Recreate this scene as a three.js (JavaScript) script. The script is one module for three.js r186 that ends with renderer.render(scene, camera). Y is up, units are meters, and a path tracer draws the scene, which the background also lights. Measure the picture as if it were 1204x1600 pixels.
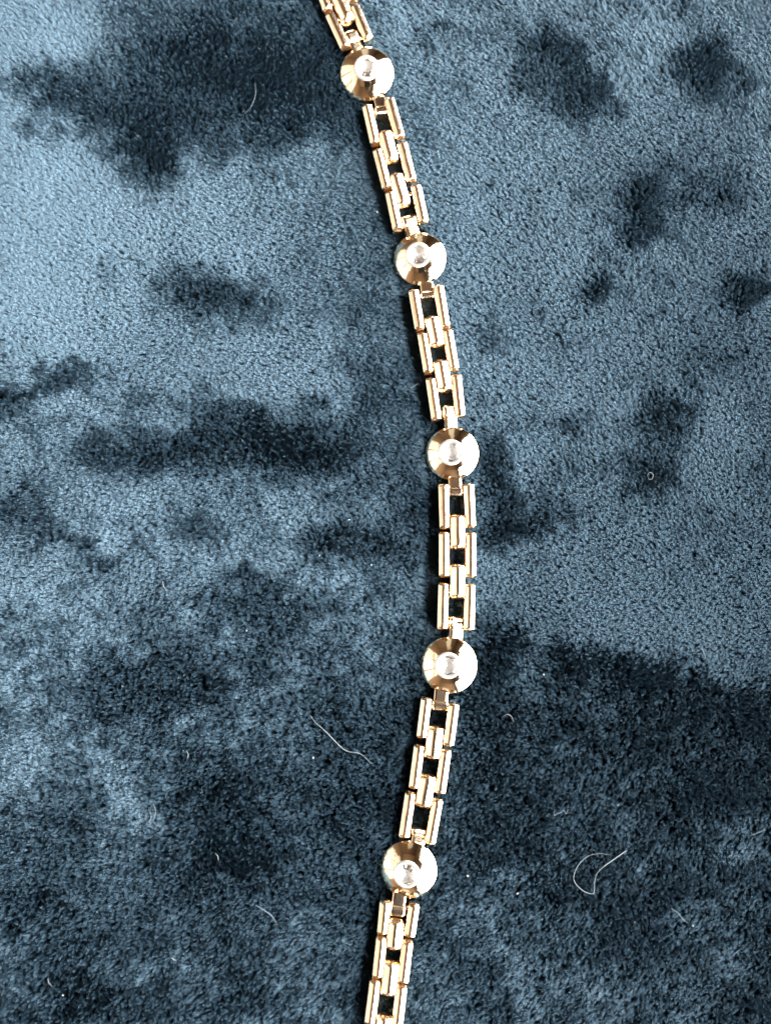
import * as THREE from 'three';
import { RoundedBoxGeometry } from 'three/addons/geometries/RoundedBoxGeometry.js';
import { mergeGeometries, toCreasedNormals, mergeVertices } from 'three/addons/utils/BufferGeometryUtils.js';
import { RectAreaLightUniformsLib } from 'three/addons/lights/RectAreaLightUniformsLib.js';

// ---------------------------------------------------------------- camera, light, exposure
const MM = 0.001, W = 1204, H = 1600;
const scene = new THREE.Scene();
const FOV = 51, DIST = 0.1468, TILT = 6 * Math.PI / 180;
const camera = new THREE.PerspectiveCamera(FOV, 770 / 1024, 0.004, 30);
camera.position.set(0, DIST * Math.cos(TILT), DIST * Math.sin(TILT));
camera.lookAt(0, 0, 0);
camera.focus = DIST - 0.003;
camera.userData.fStop = 13;
camera.updateMatrixWorld(true);

const renderer = new THREE.WebGLRenderer({ antialias: true });
renderer.setSize(770, 1024);
renderer.toneMapping = THREE.LinearToneMapping;
renderer.toneMappingExposure = 1;
renderer.shadowMap.enabled = true;
scene.background = new THREE.Color(0.02, 0.022, 0.025);   // nothing but dim air outside the room

RectAreaLightUniformsLib.init();
const WIN = { x: 0.42, y0: 0.05, y1: 0.56, z0: -0.55, z1: 1.3, light: 29 };
{
  const l = new THREE.RectAreaLight(new THREE.Color(1, 0.985, 0.96), WIN.light, WIN.z1 - WIN.z0, WIN.y1 - WIN.y0);
  l.position.set(WIN.x - 0.012, (WIN.y0 + WIN.y1) / 2, (WIN.z0 + WIN.z1) / 2);
  l.lookAt(-1, (WIN.y0 + WIN.y1) / 2, (WIN.z0 + WIN.z1) / 2);
  scene.add(l);
}

// ---------------------------------------------------------------- helpers
function rng(seed) { let s = seed >>> 0; return () => { s = (s + 0x6D2B79F5) >>> 0; let t = s; t = Math.imul(t ^ (t >>> 15), t | 1); t ^= t + Math.imul(t ^ (t >>> 7), t | 61); return ((t ^ (t >>> 14)) >>> 0) / 4294967296; }; }
const hash = (x, y, s) => { let h = Math.imul(x, 374761393) + Math.imul(y, 668265263) + Math.imul(s, 974634777); h = Math.imul(h ^ (h >>> 13), 1274126177); return ((h ^ (h >>> 16)) >>> 0) / 4294967296; };
function noise(x, y, s = 0) {
  const i = Math.floor(x), j = Math.floor(y); let u = x - i, v = y - j; u = u * u * (3 - 2 * u); v = v * v * (3 - 2 * v);
  return (hash(i, j, s) * (1 - u) + hash(i + 1, j, s) * u) * (1 - v) + (hash(i, j + 1, s) * (1 - u) + hash(i + 1, j + 1, s) * u) * v;
}
const fbm = (x, y, s = 0, n = 4) => { let a = 0, w = 0.5, t = 0; for (let k = 0; k < n; k++) { a += w * noise(x, y, s + k * 17); t += w; x = x * 2.03 + 5.1; y = y * 2.03 + 1.7; w *= 0.55; } return a / t; };
const clamp = THREE.MathUtils.clamp, smooth = THREE.MathUtils.smoothstep;
const V = (x, y, z) => new THREE.Vector3(x, y, z);

// where the line of sight through a point of the photograph meets the level h (metres)
function at(px, py, h = 0) {
  const p = V(px / W * 2 - 1, 1 - py / H * 2, 0.5).unproject(camera).sub(camera.position);
  return camera.position.clone().addScaledVector(p, (h - camera.position.y) / p.y);
}
const names = new Map();
function numbered(n) { const k = names.get(n) ?? 0; names.set(n, k + 1); return k ? `${n}_${String(k).padStart(3, '0')}` : n; }
function tag(o, label, category, group, kind) {
  o.userData.label = label; if (category) o.userData.category = category; if (group) o.userData.group = group; if (kind) o.userData.kind = kind; return o;
}
function mesh(name, geometry, material, parent, top = false) {
  const m = new THREE.Mesh(geometry, material); m.name = top ? numbered(name) : name; m.castShadow = m.receiveShadow = true; parent.add(m); return m;
}
function box(x0, x1, y0, y1, z0, z1) { const g = new THREE.BoxGeometry(x1 - x0, y1 - y0, z1 - z0); g.translate((x0 + x1) / 2, (y0 + y1) / 2, (z0 + z1) / 2); return g; }
function group(name, position) { const g = new THREE.Group(); g.name = numbered(name); g.position.copy(position); scene.add(g); return g; }

// ---------------------------------------------------------------- materials
function grain(size, seed, f) {
  const d = new Uint8Array(size * size * 4), r = rng(seed);
  for (let j = 0; j < size; j++) for (let i = 0; i < size; i++) { const c = f(i, j, r); for (let k = 0; k < 4; k++) d[(j * size + i) * 4 + k] = k < 3 ? clamp(c[k] ?? c[0], 0, 255) : 255; }
  const t = new THREE.DataTexture(d, size, size); t.wrapS = t.wrapT = THREE.RepeatWrapping; t.magFilter = THREE.LinearFilter; t.needsUpdate = true; return t;
}
const scratch = grain(256, 3, (i, j, r) => [110 + 60 * fbm(i / 14, j / 14, 5) + 30 * r()]);
const wave = grain(256, 9, (i, j) => [40 + 180 * fbm(i / 26, j / 26, 31, 3)]);
const goldMat = new THREE.MeshPhysicalMaterial({ color: new THREE.Color(0.97, 0.765, 0.56), metalness: 1, roughness: 0.26, roughnessMap: scratch, bumpMap: wave, bumpScale: 2.5e-5 });
const goldDome = new THREE.MeshPhysicalMaterial({ color: new THREE.Color(0.97, 0.8, 0.57), metalness: 1, roughness: 0.075, bumpMap: wave, bumpScale: 1.6e-5 });
const whiteGold = new THREE.MeshPhysicalMaterial({ color: new THREE.Color(0.95, 0.94, 0.93), metalness: 1, roughness: 0.42 });
const stoneMat = new THREE.MeshPhysicalMaterial({ color: new THREE.Color(1, 1, 1), roughness: 0.12, transmission: 1, thickness: 0.002, ior: 1.8 });
const velvetFibre = new THREE.MeshPhysicalMaterial({ color: new THREE.Color(0.012, 0.026, 0.04), roughness: 0.37, specularIntensity: 1, ior: 1.85, specularColor: new THREE.Color(0.53, 0.79, 1) });
const velvetBase = new THREE.MeshStandardMaterial({ color: new THREE.Color(0.012, 0.02, 0.032), roughness: 1 });
const lintMat = new THREE.MeshPhysicalMaterial({ color: new THREE.Color(0.18, 0.205, 0.22), roughness: 0.5, transmission: 0.3, thickness: 0 });
const lintLoop = new THREE.MeshPhysicalMaterial({ color: new THREE.Color(0.11, 0.135, 0.15), roughness: 0.6 });
const lintGrey = new THREE.MeshPhysicalMaterial({ color: new THREE.Color(0.09, 0.12, 0.145), roughness: 0.6 });
const speckMat = new THREE.MeshPhysicalMaterial({ color: new THREE.Color(0.26, 0.3, 0.33), roughness: 0.6 });

// ---------------------------------------------------------------- room that the gold mirrors (all outside the frame)
{
  const pale = new THREE.MeshStandardMaterial({ color: new THREE.Color(0.36, 0.34, 0.29), roughness: 0.85 });
  const brown = new THREE.MeshStandardMaterial({ color: new THREE.Color(0.12, 0.075, 0.045), roughness: 0.7 });
  const wood = new THREE.MeshStandardMaterial({ color: new THREE.Color(0.16, 0.09, 0.05), roughness: 0.5 });
  const white = new THREE.MeshStandardMaterial({ color: new THREE.Color(0.55, 0.52, 0.46), roughness: 0.5 });
  const st = (name, g, m) => { const o = mesh(name, g, m, scene, true); o.userData.kind = 'structure'; return o; };
  const X0 = -1.0, X1 = 0.47, Z0 = -1.5, Z1 = 1.7, Y0 = -0.75, Y1 = 1.75;
  st('floor', box(X0 - 0.1, X1 + 0.1, Y0 - 0.1, Y0, Z0 - 0.1, Z1 + 0.1), wood);
  st('ceiling', box(X0 - 0.1, X1 + 0.1, Y1, Y1 + 0.1, Z0 - 0.1, Z1 + 0.1), new THREE.MeshStandardMaterial({ color: new THREE.Color(0.26, 0.17, 0.11), roughness: 0.8 }));
  const wl = st('wall_left', box(X0 - 0.1, X0, Y0, Y1, Z0 - 0.1, Z1 + 0.1), brown);
  for (const z of [-0.5, 0, 0.5]) for (const y of [0.2, 0.86]) mesh('panel', new RoundedBoxGeometry(0.03, 0.62, 0.46, 2, 0.008).translate(X0 + 0.016, y, z), white, wl);
  const wb = st('wall_back', box(X0, X1, Y0, Y1, Z0 - 0.1, Z0), brown);
  mesh('door', new RoundedBoxGeometry(0.34, 1.9, 0.04, 2, 0.006).translate(-0.13, 0.2, Z0 + 0.021), white, wb);
  const wf = st('wall_front', box(X0, X1, Y0, Y1, Z1, Z1 + 0.1), brown);
  mesh('panel', new RoundedBoxGeometry(0.5, 0.85, 0.03, 2, 0.006).translate(-0.35, -0.05, Z1 - 0.016), pale, wf);
  st('wall_right', mergeGeometries([box(X1, X1 + 0.1, Y0, WIN.y0 - 0.04, Z0 - 0.1, Z1 + 0.1), box(X1, X1 + 0.1, WIN.y1 + 0.04, Y1, Z0 - 0.1, Z1 + 0.1),
    box(X1, X1 + 0.1, WIN.y0 - 0.04, WIN.y1 + 0.04, Z0 - 0.1, WIN.z0 - 0.04), box(X1, X1 + 0.1, WIN.y0 - 0.04, WIN.y1 + 0.04, WIN.z1 + 0.04, Z1 + 0.1)]), brown);
  const w = group('window', V(WIN.x, WIN.y0, (WIN.z0 + WIN.z1) / 2));
  tag(w, 'wide bright window right of the bracelet, mirrored white in the gold domes', 'window');
  const h = WIN.y1 - WIN.y0, L = WIN.z1 - WIN.z0;
  mesh('pane', box(0.02, 0.03, 0, h, -L / 2, L / 2), new THREE.MeshStandardMaterial({ color: 0x111111, emissive: new THREE.Color(1, 0.985, 0.96), emissiveIntensity: 6 }), w);
  mesh('frame', mergeGeometries([box(-0.01, 0.06, -0.04, 0, -L / 2 - 0.04, L / 2 + 0.04), box(-0.01, 0.06, h, h + 0.04, -L / 2 - 0.04, L / 2 + 0.04), box(-0.01, 0.06, 0, h, -L / 2 - 0.04, -L / 2), box(-0.01, 0.06, 0, h, L / 2, L / 2 + 0.04)]), white, w);
  mesh('mullion', box(-0.01, 0.018, 0, h, 0.2, 0.235), white, w);
  const t = group('table', V(0, -0.004, 0));
  tag(t, 'dark wooden table under the velvet cloth', 'table');
  mesh('table_top', new RoundedBoxGeometry(0.8, 0.03, 1.2, 3, 0.005).translate(0, -0.0155, 0), wood, t);
  for (const x of [-0.36, 0.36]) for (const z of [-0.55, 0.55]) mesh('leg', box(x - 0.025, x + 0.025, Y0 + 0.004, -0.031, z - 0.025, z + 0.025), wood, t);
  const p = group('phone', camera.position.clone());
  tag(p, 'dark phone held above the bracelet, mirrored beside the stones', 'phone');
  p.quaternion.copy(camera.quaternion);
  const dark = new THREE.MeshStandardMaterial({ color: new THREE.Color(0.015, 0.017, 0.02), roughness: 0.35 });
  mesh('body', new RoundedBoxGeometry(0.076, 0.16, 0.008, 4, 0.004).translate(0, -0.05, 0.0115), dark, p);
  mesh('lens', new THREE.CylinderGeometry(0.006, 0.006, 0.0015, 32).rotateX(Math.PI / 2).translate(0, 0, 0.0062), dark, p);
}

// ---------------------------------------------------------------- velvet: how the nap lies
// [x, y, half width, half height, turn in degrees, strength] in photograph pixels: where a hand left the pile standing up (+) or brushed it flat (-)
const NAP = [
  [330, 95, 160, 110, 10, 1.15], [480, 110, 95, 90, 0, 0.85], [185, 175, 120, 50, 15, 0.65], [240, 245, 50, 48, 0, 0.9], [75, 155, 60, 30, 0, 0.45], [430, 45, 60, 40, 20, -0.3], [460, 225, 60, 40, 0, 0.5],
  [345, 475, 75, 45, 10, 0.7], [180, 430, 60, 40, 0, 0.25], [95, 605, 110, 17, -12, 0.65], [15, 640, 40, 30, 0, 0.6], [215, 705, 80, 35, 0, 0.7], [330, 710, 60, 40, 0, 0.5], [440, 685, 100, 50, 15, 0.95], [300, 640, 150, 40, 0, 0.2],
  [545, 850, 60, 32, 0, 0.7], [30, 805, 60, 20, 0, 0.5], [120, 845, 120, 10, 8, 0.5], [50, 775, 30, 20, 0, 0.6], [640, 780, 60, 100, 0, 0.3], [590, 600, 60, 120, 15, 0.35], [340, 830, 60, 22, 0, 0.25],
  [865, 85, 55, 40, 10, 1.0], [920, 145, 40, 45, 0, 0.85], [845, 145, 30, 30, 0, 0.4], [1105, 112, 62, 28, 8, 1.35], [1150, 150, 40, 25, 0, 0.35], [680, 45, 20, 16, 0, 0.5], [960, 15, 110, 15, 0, 0.3],
  [1025, 330, 38, 42, 20, 1.05], [1005, 375, 30, 22, 0, 0.4], [1110, 290, 90, 55, 0, 0.2], [1150, 330, 70, 30, 0, 0.2], [945, 455, 26, 22, 0, 1.0], [1190, 465, 30, 30, 0, 0.85], [1060, 430, 50, 25, 0, 0.25], [1130, 585, 40, 50, 30, 0.3],
  [1045, 660, 50, 40, 0, 0.65], [1030, 745, 50, 35, 0, 0.55], [910, 660, 50, 20, 0, 0.25], [800, 830, 60, 45, 0, 0.6], [775, 740, 35, 60, 0, 0.45],
  [880, 1036, 150, 24, 9, 0.45], [1030, 1062, 70, 24, 8, 0.6], [1160, 1110, 80, 40, 10, 0.4], [1120, 1230, 100, 40, 0, 0.5], [760, 1040, 40, 60, 0, 0.35], [830, 1300, 90, 70, 0, 0.3], [1000, 1130, 160, 60, 0, 0.25], [950, 1420, 80, 50, 0, 0.25], [1190, 1585, 40, 20, 0, 0.6], [780, 1170, 60, 60, 0, 0.2],
  [400, 940, 110, 40, 10, 0.45], [230, 1060, 100, 60, 0, 0.45], [420, 1010, 120, 50, 0, 0.3], [560, 935, 90, 14, 5, 0.3], [330, 1240, 90, 60, 0, 0.5], [350, 1340, 90, 45, 0, 0.75], [130, 1290, 60, 40, 0, 0.4], [50, 1420, 60, 40, 0, 0.6], [120, 1520, 110, 60, 0, 0.45], [390, 1520, 60, 60, 0, 0.35], [550, 1300, 60, 120, 10, 0.3], [150, 1580, 200, 30, 0, 0.45], [540, 1130, 60, 60, 0, 0.2], [40, 1010, 70, 40, 0, 0.2], [260, 1440, 100, 50, 0, 0.2],
  [100, 330, 140, 90, 20, -0.3], [330, 350, 160, 40, 10, -0.2], [150, 520, 200, 60, 10, -0.25], [520, 260, 50, 40, 0, -0.3], [420, 590, 110, 40, 10, -0.15], [100, 60, 120, 60, 30, -0.15], [210, 1230, 50, 90, 0, -0.3], [60, 1170, 70, 90, 0, -0.25], [900, 940, 170, 60, 8, -0.3], [1120, 980, 100, 50, 10, -0.3], [560, 975, 90, 20, 0, -0.25], [420, 895, 120, 14, 12, -0.25], [800, 200, 100, 120, 0, -0.2], [980, 230, 60, 90, 0, -0.15], [850, 400, 120, 80, 0, -0.2], [1110, 720, 80, 80, 0, -0.2], [900, 580, 90, 60, 0, -0.15],
  [860, 1540, 120, 60, 0, -0.2], [1130, 1550, 70, 50, -30, -0.25], [1160, 1330, 50, 60, 0, -0.2], [530, 1350, 60, 40, -20, -0.2], [480, 1480, 90, 40, -15, -0.15], [980, 1250, 50, 40, 0, -0.15],
].map(([x, y, a, b, r, s]) => [x, y, a, b, Math.cos(r * Math.PI / 180), Math.sin(r * Math.PI / 180), s]);
function standing(px, py) {                       // 0: pile brushed flat away from the window, 1: pile on end
  const wx = px + 80 * (fbm(px / 80, py / 80, 40) - 0.5) + 56 * (fbm(px / 18, py / 18, 60) - 0.5), wy = py + 80 * (fbm(px / 80, py / 80, 50) - 0.5) + 56 * (fbm(px / 18, py / 18, 70) - 0.5);
  let s = 0.05 + 0.31 * smooth(wy, 930, 1120) * (0.6 + 0.4 * smooth(wy, 900, 1300)) + 0.06 * smooth(wy, 600, 800) - 0.12 * smooth(980 + (wx - 740) * 0.2 - wy, 0, 14) * smooth(wx, 740, 860) * smooth(wy, 860, 960);
  for (const [x, y, a, b, c, n, w] of NAP) {
    const dx = wx - x, dy = wy - y; if (Math.abs(dx) > 400 || Math.abs(dy) > 300) continue;
    const u = (dx * c + dy * n) / a, v = (dy * c - dx * n) / b, q = u * u + v * v; if (q < 5) s += w * Math.exp(-q * 1.15);
  }
  const low = smooth(py, 800, 1100);
  return s + 0.45 * (fbm(px / 60, py / 60, 80, 4) - 0.5) + 0.4 * (fbm(px / 26, py / 26, 85, 3) - 0.5) + (0.3 + 0.35 * low) * (fbm((px + py * 0.35) / 20, (py - px * 0.35) / 11, 95, 3) - 0.5) + (0.15 + 0.45 * low) * (noise(px / 6.5, py / 6.5, 99) - 0.5);
}
const toPixel = (p) => { const q = p.clone().project(camera); return [(q.x + 1) / 2 * W, (1 - q.y) / 2 * H]; };
const PATH = [[500, -60], [573, 116], [655, 405], [706, 709], [701, 1039], [638, 1358], [600, 1520], [570, 1680]].map(([x, y]) => at(x, y, 1.5 * MM));
function fromChain(x, z) {
  let m = 9; for (let k = 0; k + 1 < PATH.length; k++) {
    const a = PATH[k], b = PATH[k + 1], dx = b.x - a.x, dz = b.z - a.z, t = clamp(((x - a.x) * dx + (z - a.z) * dz) / (dx * dx + dz * dz), 0, 1);
    m = Math.min(m, Math.hypot(x - a.x - dx * t, z - a.z - dz * t));
  }
  return m;
}
function ground(x, z) {                           // the lie of the cloth itself: shallow folds, flat under the chain
  const [px, py] = [602 + x / 0.0000875, 800 + z / 0.0000875];
  const e = 985 + (px - 740) * 0.2 - py, f = 880 + (px - 300) * 0.12 - py;
  let h = 1.5 * MM * Math.exp(-Math.pow((e - 22) / (e > 22 ? 90 : 34), 2)) * smooth(px, 730, 900) + 0.9 * MM * Math.exp(-Math.pow(f / 40, 2)) * smooth(640 - px, 0, 160);
  h += 2.2 * MM * (fbm(x * 28 + 3, z * 28 + 9, 11, 3) - 0.5) + 0.5 * MM * (fbm(x * 120, z * 120, 13, 2) - 0.5);
  const d = fromChain(x, z);
  return h * smooth(d, 3 * MM, 16 * MM);
}
{
  const cloth = group('velvet_cloth', V(0, 0, 0));
  tag(cloth, 'dark blue crushed velvet cloth with brushed light and dark patches under the bracelet', 'cloth');
  const g = new THREE.PlaneGeometry(0.34, 0.4, 220, 260).rotateX(-Math.PI / 2), p = g.attributes.position;
  for (let i = 0; i < p.count; i++) p.setY(i, ground(p.getX(i), p.getZ(i)));
  g.computeVertexNormals();
  mesh('backing', g, velvetBase, cloth);
  // a tuft: a dozen tapered fibres, one unit high, that spread a little
  function tuft(seed, fibres) {
    const r = rng(seed), pos = [], nor = [], ind = [];
    for (let f = 0; f < fibres; f++) {
      const a = r() * 6.283, d = Math.sqrt(r()) * 0.24, bx = Math.cos(a) * d, bz = Math.sin(a) * d, lx = (r() - 0.5) * 0.36, lz = (r() - 0.5) * 0.36, h = 0.78 + 0.3 * r(), w = 0.034 + 0.022 * r(), turn = r() * 6.28;
      const base = pos.length / 3;
      for (let k = 0; k < 3; k++) {
        const t = k / 2, y = h * t, cx = bx + lx * t * t, cz = bz + lz * t * t, rad = w * (k === 2 ? 0.62 : 1);
        for (let q = 0; q < 4; q++) { const n = turn + q * 1.5708; pos.push(cx + Math.cos(n) * rad, y, cz + Math.sin(n) * rad); nor.push(Math.cos(n), k === 2 ? 0.25 : 0, Math.sin(n)); }
        if (k) for (let q = 0; q < 4; q++) { const A = base + (k - 1) * 4 + q, B = base + (k - 1) * 4 + (q + 1) % 4; ind.push(A, A + 4, B, B, A + 4, B + 4); }
      }
      pos.push(bx + lx, h + w * 1.2, bz + lz); nor.push(0, 1, 0);
      for (let q = 0; q < 4; q++) ind.push(base + 8 + q, base + 12, base + 8 + (q + 1) % 4);
    }
    const g = new THREE.BufferGeometry(); g.setAttribute('position', new THREE.Float32BufferAttribute(pos, 3)); g.setAttribute('normal', new THREE.Float32BufferAttribute(nor, 3)); g.setIndex(ind); return g;
  }
  const kinds = [1, 2, 3, 4, 5, 6].map((s) => tuft(s * 71, 15)), lists = kinds.map(() => []);
  const r = rng(2024), WIDE = 0.11, LONG = 0.135;
  function sow(step, size, keep) {
    for (let z = -LONG; z < LONG; z += step) for (let x = -WIDE; x < WIDE; x += step) {
      const X = x + (r() - 0.5) * step, Z = z + (r() - 0.5) * step; if (!keep(X, Z)) continue;
      const y = ground(X, Z), [px, py] = toPixel(V(X, y + 1.2 * MM, Z));
      let s = standing(px, py);
      s = (s - 0.42) * 1.45 + 0.5; s += (r() + r() - 1) * (0.28 + 0.35 * smooth(s, 0.2, 0.8)); if (r() < 0.1 + 0.1 * smooth(s, 0.6, 1)) s -= 0.6; s = clamp(s, 0, 1.3);
      const d = fromChain(X, Z), press = d < 2.6 * MM ? 0.45 : 1;
      // lean: away from the window when flat, upright (or a little towards it) when standing
      const turn = Math.PI + 0.7 * (fbm(px / 260, py / 260, 90, 2) - 0.5) * 2 + 0.35 * (r() - 0.5) * 2 - 0.35 * smooth(600 - py, 0, 300) * smooth(600 - px, 0, 300);
      const lean = Math.max(-0.3 - 0.2 * r(), 1.02 - 1.15 * s);
      const tall = 1.7 * MM * press * (0.92 + 0.16 * r()) / Math.sqrt(1 + 0.55 * lean * lean) * size;
      const wide = size * 0.6 * MM, a = r() * 6.283, c = Math.cos(a) * wide, n = Math.sin(a) * wide;
      const m = new THREE.Matrix4().set(c, Math.cos(turn) * lean * tall, n, X, 0, tall, 0, y - 0.05 * MM, -n, -Math.sin(turn) * lean * tall, c, Z, 0, 0, 0, 1);
      const t = 0.78 + 0.44 * r();
      lists[Math.floor(r() * kinds.length)].push([m, new THREE.Color(t, t * (0.97 + 0.06 * r()), t)]);
    }
  }
  const near = (x, z) => Math.abs(x) < 0.072 && z > -0.09 && z < 0.088;
  sow(0.28 * MM, 1, near);
  sow(0.95 * MM, 2.2, (x, z) => !near(x, z));
  lists.forEach((list, k) => {
    const im = new THREE.InstancedMesh(kinds[k], velvetFibre, list.length); im.name = 'pile'; im.userData.kind = 'stuff'; im.castShadow = im.receiveShadow = true;
    list.forEach(([m, c], i) => { im.setMatrixAt(i, m); im.setColorAt(i, c); });
    cloth.add(im);
  });
}

// ---------------------------------------------------------------- bracelet
const bracelet = new THREE.Group();
bracelet.name = 'bracelet'; scene.add(bracelet);
tag(bracelet, 'yellow gold bar link bracelet with stone set domes lying across the dark velvet', 'bracelet');
const jig = rng(77);
// along: from a to b; the part's own z runs along, y up, its origin at the middle of its underside
function place(o, a, b, roll = 0, lift = 0) {
  const z = b.clone().sub(a), len = z.length(); z.normalize();
  const y = V(0, 1, 0).addScaledVector(z, -z.y).normalize(), x = y.clone().cross(z);
  o.quaternion.setFromRotationMatrix(new THREE.Matrix4().makeBasis(x, y, z)); o.rotateZ(roll);
  o.position.copy(a).add(b).multiplyScalar(0.5); o.position.y += lift; return len;
}
// a ridged bar: flat crown and two broad bevels over straight sides, drawn out along z and let down at both ends
function ridge(w, h, len, crown, shoulder, ends, soft) {
  const x = w / 2, c = w * crown / 2, y = h * shoulder, e = soft * MM;
  const lower = [x - e, 0], half = [lower, [x, e]], knee = [x, y], peak = [c, h];
  const bend = (p, q, t, k) => { for (let i = 0; i <= 4; i++) { const u = i / 4, a = (1 - u) * (1 - u), b = 2 * u * (1 - u), d = u * u; half.push([p[0] * a + q[0] * b + t[0] * d, p[1] * a + q[1] * b + t[1] * d]); } };
  const mix = (p, q, t) => [p[0] + (q[0] - p[0]) * t, p[1] + (q[1] - p[1]) * t];
  bend([x, y - e * 1.4], knee, mix(knee, peak, 0.28)); bend(mix(knee, peak, 0.76), peak, [0, h]);
  const prof = [...half, ...half.slice().reverse().map(([a, b]) => [-a, b])], n = prof.length;
  const rings = [...ends.map(([d, sx, sy]) => [-len / 2 + d * MM, sx, sy]), ...ends.slice().reverse().map(([d, sx, sy]) => [len / 2 - d * MM, sx, sy])];
  const pos = []; const put = (k, i) => { const [z, sx, sy] = rings[k], [a, b] = prof[(i + n) % n]; pos.push(a * sx, b * sy, z); };
  for (let k = 0; k + 1 < rings.length; k++) for (let i = 0; i < n; i++) { put(k, i); put(k, i + 1); put(k + 1, i); put(k, i + 1); put(k + 1, i + 1); put(k + 1, i); }
  for (let i = 1; i + 1 < n; i++) { put(0, 0); put(0, i + 1); put(0, i); const k = rings.length - 1; put(k, 0); put(k, i); put(k, i + 1); }
  for (let i = 0; i < pos.length; i += 9) for (let q = 0; q < 3; q++) { const t = pos[i + 3 + q]; pos[i + 3 + q] = pos[i + 6 + q]; pos[i + 6 + q] = t; }
  const g = new THREE.BufferGeometry(); g.setAttribute('position', new THREE.Float32BufferAttribute(pos, 3)); g.computeVertexNormals();
  const g2 = toCreasedNormals(g, 1.0); g2.setAttribute('uv', new THREE.Float32BufferAttribute(new Float32Array(pos.length / 3 * 2).map((_, i) => (i % 2 ? pos[(i >> 1) * 3 + 2] : pos[(i >> 1) * 3]) * 90), 2)); return g2;
}
const BAR_END = [[0, 0.72, 0.68], [0.05, 0.86, 0.8], [0.14, 0.95, 0.9], [0.26, 0.99, 0.97], [0.42, 1, 1]], LINK_END = [[0, 0.46, 0.45], [0.05, 0.62, 0.58], [0.13, 0.76, 0.71], [0.25, 0.88, 0.83], [0.42, 0.96, 0.93], [0.62, 0.995, 0.98], [0.85, 1, 1]];
function stapleGeometry(w, h, len, bevel, round, across = bevel) {   // bent over at both ends, edges bevelled
  const s = new THREE.Shape(), L = len / 2 - bevel, t = h - bevel, r = round;
  s.moveTo(-L, 0); s.lineTo(L, 0); s.lineTo(L, t - r); s.quadraticCurveTo(L, t, L - r, t); s.lineTo(-L + r, t); s.quadraticCurveTo(-L, t, -L, t - r); s.closePath();
  const g = new THREE.ExtrudeGeometry(s, { depth: w - 2 * across, bevelEnabled: true, bevelSize: bevel, bevelThickness: across, bevelSegments: 5, curveSegments: 8 });
  g.translate(0, 0, -(w - 2 * across) / 2); g.rotateY(Math.PI / 2); return toCreasedNormals(g, 0.55);
}
const TOP = 2.75 * MM, BAR_H = 1.9 * MM, PXM = 0.0000875;
const ROLL = [[0.1, 0.16], [0.1, 0.16], [0.05, 0.12], [-0.02, 0.08], [-0.02, 0.06], [0, 0.06]];
let run = 0;                                     // which run of bars between two domes is being set
function outerLink(l0x, l0y, l1x, l1y, r0x, r0y, r1x, r1y, wide = 16) {
  const g = new THREE.Group(); g.name = 'outer_link'; bracelet.add(g);
  const ends = [];
  for (const [x0, y0, x1, y1] of [[l0x, l0y, l1x, l1y], [r0x, r0y, r1x, r1y]]) {
    const a = at(x0, y0, TOP), b = at(x1, y1, TOP), len = a.distanceTo(b);
    const m = mesh('side_bar', ridge(wide * PXM, BAR_H, len, 0.17, 0.82, BAR_END, 0.08), goldMat, g);
    place(m, a, b, ROLL[run][ends.length] + (jig() - 0.5) * 0.14, -BAR_H); ends.push([a, b]);
  }
  for (const t of [0.17, 0.83]) {                // the two hinge pins that join the bars
    const a = ends[0][0].clone().lerp(ends[0][1], t), b = ends[1][0].clone().lerp(ends[1][1], t); a.y = b.y = TOP - 1.15 * MM;
    const m = mesh('pin', new THREE.CylinderGeometry(0.3 * MM, 0.3 * MM, a.distanceTo(b), 12).rotateX(Math.PI / 2), goldMat, g);
    place(m, a, b);
  }
}
function centreLink(x0, y0, x1, y1, wide = 23.5) {
  const a = at(x0, y0, TOP + 0.3 * MM), b = at(x1, y1, TOP + 0.3 * MM), h = 1.8 * MM;
  const m = mesh('centre_link', ridge(wide * PXM, h, a.distanceTo(b), 0.2, 0.67, LINK_END, 0.12), goldMat, bracelet);
  place(m, a, b, ROLL[run][0] + 0.03 + (jig() - 0.5) * 0.14, -h);
}
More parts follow.
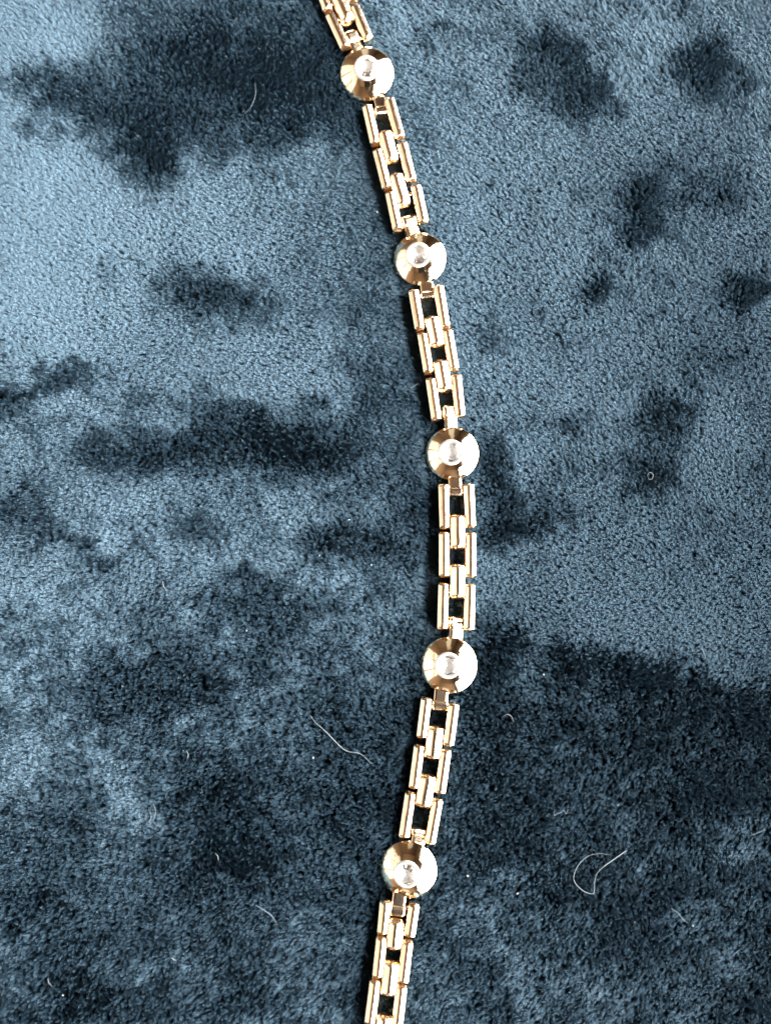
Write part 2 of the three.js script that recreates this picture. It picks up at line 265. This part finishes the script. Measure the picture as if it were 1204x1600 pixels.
function domeLink(cx, cy, r, sx, sy, tabs) {
  run++;
  const low = 1.25 * MM, high = 3.95 * MM;
  const c = at(cx, cy, low), s = at(sx, sy, high), up = s.clone().sub(c).normalize();
  const R = 0.985 * r * PXM * (DIST - 1 * MM) / DIST * camera.position.distanceTo(c) / DIST;
  const g = new THREE.Group(); g.name = 'dome_link'; bracelet.add(g);
  g.position.copy(c).addScaledVector(up, -0.45 * MM); g.quaternion.setFromUnitVectors(V(0, 1, 0), up);
  const spin = jig() * 6.28, bezR = 1.68 * MM, hb = 2.55 * MM;
  const prof = [[0, 0], [R * 0.9, 0], [R * 0.975, 0.08 * MM], [R * 0.985, 0.2 * MM], [R * 0.985, 0.34 * MM], [R * 0.97, 0.42 * MM], [R * 0.955, 0.45 * MM], [R * 0.955, 0.52 * MM], [R * 0.985, 0.56 * MM], [R * 0.998, 0.64 * MM]];
  const rim = 1.05, Rs = R / Math.sin(rim), inner = Math.asin(bezR * 0.98 / Rs);
  for (let k = 0; k <= 22; k++) { const a = rim + (inner - rim) * k / 22; prof.push([Rs * Math.sin(a), 0.72 * MM + Rs * (Math.cos(a) - Math.cos(rim))]); }
  const last = prof[prof.length - 1]; prof.push([bezR * 0.9, last[1]], [bezR * 0.5, last[1] - 0.3 * MM], [0, last[1] - 0.3 * MM]);
  const topY = last[1];
  const dg = toCreasedNormals(new THREE.LatheGeometry(prof.map(([x, y]) => new THREE.Vector2(x, y)), 96), 0.6), dp = dg.attributes.position, shift = jig();
  for (let i = 0; i < dp.count; i++) dg.attributes.uv.setXY(i, dp.getX(i) * 70 + shift, dp.getZ(i) * 70 + shift * 3);
  mesh('dome', dg, goldDome, g);
  const bz = [[bezR * 0.78, -0.1], [bezR * 1.04, -0.1], [bezR * 1.04, 0.18], [bezR, 0.3], [bezR * 0.93, 0.36], [bezR * 0.84, 0.33], [bezR * 0.77, 0.2], [bezR * 0.6, -0.28], [0, -0.28]];
  mesh('bezel', toCreasedNormals(new THREE.LatheGeometry(bz.map(([x, y]) => new THREE.Vector2(x, topY + y * MM)), 64), 0.7), whiteGold, g);
  const q = bezR * 0.8, st = [[0, -0.26], [q * 0.4, -0.12], [q, 0.16], [q, 0.2], [q * 0.8, 0.34], [q * 0.55, 0.42], [0, 0.42]];
  const sg = new THREE.LatheGeometry(st.map(([x, y]) => new THREE.Vector2(x, topY + y * MM)), 8); sg.rotateY(spin);
  mesh('stone', toCreasedNormals(sg, 0.05), stoneMat, g);
  // tabs are given in the photograph: from the dome's rim to the hinge
  for (const [x0, y0, x1, y1, w] of tabs) {
    const upper = y1 < y0;
    const a = at(x0, y0, 2.05 * MM), b = at(x1, y1, 2.3 * MM), wd = (w ?? 24) * PXM;
    const out = new THREE.Group(); const L = a.distanceTo(b);
    const parts = [stapleGeometry(wd, 1.25 * MM, L * 0.52, 0.3 * MM, 0.5 * MM, 0.42 * MM).translate(0, 0, L * 0.24), stapleGeometry(wd * 0.86, 0.95 * MM, L * 0.75, 0.2 * MM, 0.3 * MM, 0.5 * MM).translate(0, 0.02 * MM, -L * 0.2)];
    for (const p of parts) { for (const k of Object.keys(p.attributes)) if (k !== 'position' && k !== 'normal') p.deleteAttribute(k); }
    const m = mesh('hinge_tab', mergeGeometries(parts), goldMat, bracelet);
    place(m, a, b, (upper ? 0.24 : -0.06) + (jig() - 0.5) * 0.1, -1.25 * MM);
    g.updateMatrixWorld(true); g.attach(m);
  }
}
outerLink(491, -52, 513, 13, 533, -62, 553, -3);
centreLink(525, -18, 546, 30);
outerLink(515, 16, 541, 72, 554, 3, 577, 58);
domeLink(573, 116, 39.5, 572, 104, [[561, 84, 543, 45, 22], [592, 150, 597, 177, 23]]);
outerLink(573, 160, 587, 222, 610, 148, 628, 212); centreLink(600, 198, 614, 250);
outerLink(590, 229, 606, 292, 630, 218, 646, 280); centreLink(617, 265, 633, 319);
outerLink(609, 296, 622, 358, 651, 285, 664, 346);
domeLink(655.5, 405, 40.7, 652, 396, [[646, 371, 635, 334, 25], [666, 440, 669, 466]]);
outerLink(645, 450, 656, 514, 686, 442, 697, 510); centreLink(675, 489, 685, 541);
outerLink(659, 517, 670, 582, 700, 512, 711, 577); centreLink(688, 558, 697, 611);
outerLink(672, 588, 682, 656, 715, 583, 722, 650);
domeLink(706, 709, 42, 703.6, 706, [[703, 670, 701, 631], [710, 748, 711, 776]]);
outerLink(692, 755, 694, 826, 734, 754, 737, 824, 16); centreLink(715, 801, 716, 859);
outerLink(694, 830, 694, 902, 737, 831, 737, 902, 16); centreLink(716, 879, 716, 937);
outerLink(693, 910, 691, 984, 736, 912, 734, 986, 16);
domeLink(701, 1039, 44, 699, 1040, [[710, 998, 713, 962, 25], [689, 1078, 686, 1112, 25]]);
outerLink(667, 1090, 659, 1155, 710, 1099, 701, 1167); centreLink(682, 1134, 676, 1189, 24.5);
outerLink(655, 1164, 646, 1234, 699, 1172, 689, 1242); centreLink(670, 1210, 660, 1265, 24.5);
outerLink(641, 1238, 630, 1311, 685, 1249, 672, 1321);
domeLink(638, 1358, 43, 634, 1368, [[650, 1322, 655, 1294, 25], [624, 1396, 619, 1435]]);
outerLink(602, 1409, 597, 1463, 648, 1414, 640, 1467); centreLink(620, 1439, 615, 1489);
outerLink(596, 1465, 589, 1531, 638, 1472, 630, 1539); centreLink(612, 1504, 606, 1562);
outerLink(586, 1533, 577, 1604, 629, 1542, 621, 1612); centreLink(602, 1588, 596, 1645);

// ---------------------------------------------------------------- lint on the velvet
const above = (px, py, h) => { const p = at(px, py, 1.3 * MM); p.y = ground(p.x, p.z) + (1.5 + h) * MM; const q = at(px, py, p.y); return q; };
function lint(points, radius, material, label, rise = 0.25, thick = 0) {
  const c = new THREE.CatmullRomCurve3(points.map(([x, y, h]) => above(x, y, h ?? rise))), n = points.length * 8;
  const g = new THREE.TubeGeometry(c, n, radius * 0.75 * MM, 6), p = g.attributes.position, o = points[0], O = above(o[0], o[1], 0);
  for (let i = 0; i <= n; i++) { const m = c.getPointAt(i / n), t = thick && i / n < thick ? 1.5 : 0.35 + 0.65 * Math.sin(Math.PI * clamp(i / n, 0.02, 0.98)); for (let k = 0; k <= 6; k++) { const j = i * 7 + k; p.setXYZ(j, m.x + (p.getX(j) - m.x) * t - O.x, m.y + (p.getY(j) - m.y) * t - O.y, m.z + (p.getZ(j) - m.z) * t - O.z); } }
  const m = mesh('lint_fibre', g, material, scene, true); m.position.copy(O); tag(m, label, 'lint'); return m;
}
lint([[485, 1118], [492.4, 1128.6], [502, 1137], [513.5, 1148], [525, 1160], [537, 1171], [547, 1175], [560, 1176.6], [568, 1181.5], [580, 1193]], 0.065, lintMat, 'long white S-curved lint fibre on the velvet left of the fourth dome');
lint([[978, 1329], [958.6, 1342.6], [941.5, 1355], [931.7, 1366], [928.5, 1379], [927, 1395.7], [920, 1396], [908, 1390], [896, 1375], [899.6, 1358], [912, 1342], [924, 1335.6], [940.7, 1334], [955.6, 1336.6]], 0.05, lintLoop, 'grey white lint fibre curled into an open loop at the lower right', 0.25, 0.2);
lint([[398, 128], [399.5, 145], [396, 158], [391, 168], [382, 178]], 0.036, lintGrey, 'thin grey arched lint hair on the darkest patch at upper left');
lint([[786, 1120], [792, 1116], [798, 1119], [802, 1128]], 0.05, lintMat, 'short pale hooked lint right of the fourth dome');
lint([[1048, 1419], [1058, 1426], [1068, 1438], [1074, 1442]], 0.04, lintGrey, 'faint grey slanting hair below the looped fibre');
lint([[399, 1414], [412, 1422], [424, 1431], [433, 1445]], 0.055, lintGrey, 'thin grey hair slanting down right at the lower left of the bracelet');
lint([[232, 1264], [236, 1274], [233, 1286]], 0.04, lintGrey, 'small grey curved hair on the light streak at lower left');
lint([[240, 1256], [243, 1268], [240, 1280], [236, 1288]], 0.04, lintGrey, 'small grey arched hair, right of its twin on the light streak');
lint([[336, 1333], [340, 1338], [341, 1346]], 0.06, lintMat, 'tiny bright hook of lint on the dark patch at lower left');
lint([[291, 1173], [294, 1179], [293, 1185]], 0.05, lintMat, 'tiny upright pale lint left of the S-curved fibre');
lint([[254, 908], [256, 917], [260, 922], [251, 924]], 0.05, lintMat, 'small crooked pale lint on the left at mid height');
lint([[268, 1497], [275, 1501]], 0.07, lintMat, 'short bright straight lint near the bottom left');
lint([[639, 606], [646, 604], [653, 599]], 0.035, lintGrey, 'faint hair in the shadow left of the second run of bars');
lint([[1011, 743], [1015, 738], [1020, 742], [1017, 749], [1012, 748]], 0.045, lintMat, 'tiny ring of pale lint on the right above mid height');
lint([[866, 1264], [865, 1274], [871, 1271], [876, 1269], [880, 1266], [884, 1272], [886, 1264]], 0.04, lintGrey, 'wavy pale lint above and left of the looped fibre');
lint([[1096, 1012], [1100, 1022], [1103, 1030]], 0.04, lintGrey, 'pale upright hair on the bright fold at right');
lint([[75, 1529], [76, 1535], [82, 1542]], 0.045, lintMat, 'tiny bent pale hair in the bottom left corner');
lint([[1196, 1296], [1172, 1306], [1182, 1302]].slice(0, 2), 0.035, lintGrey, 'faint hair at the right edge below the fold');
{
  const r = rng(5);
  for (const [x, y, s] of [[395, 641, 1], [589, 331, 0.9], [849, 1054, 1.1], [808, 1396, 1.2], [965, 1258, 1], [1082, 1447, 1.1], [991, 1441, 1], [489, 1184, 1.2], [730, 1369, 1.5], [191, 1072, 1], [385, 985, 0.9], [580, 883, 0.9], [264, 1105, 0.8], [545, 812, 0.9], [98, 1555, 0.9], [499, 868, 0.8]]) {
    const g = new THREE.IcosahedronGeometry(0.1 * MM * s, 1), p = g.attributes.position;
    for (let i = 0; i < p.count; i++) { const k = 0.75 + 0.5 * hash(Math.round(p.getX(i) * 1e8), Math.round(p.getZ(i) * 1e8), 3); p.setXYZ(i, p.getX(i) * k * 1.3, p.getY(i) * k, p.getZ(i) * k); }
    g.computeVertexNormals();
    const m = mesh('lint_speck', g, speckMat, scene, true); m.position.copy(above(x, y, -0.05)); m.rotation.y = r() * 6;
    tag(m, 'tiny bright speck of lint on the dark velvet', 'lint speck', 'bright lint specks on the velvet');
  }
}
renderer.render(scene, camera);
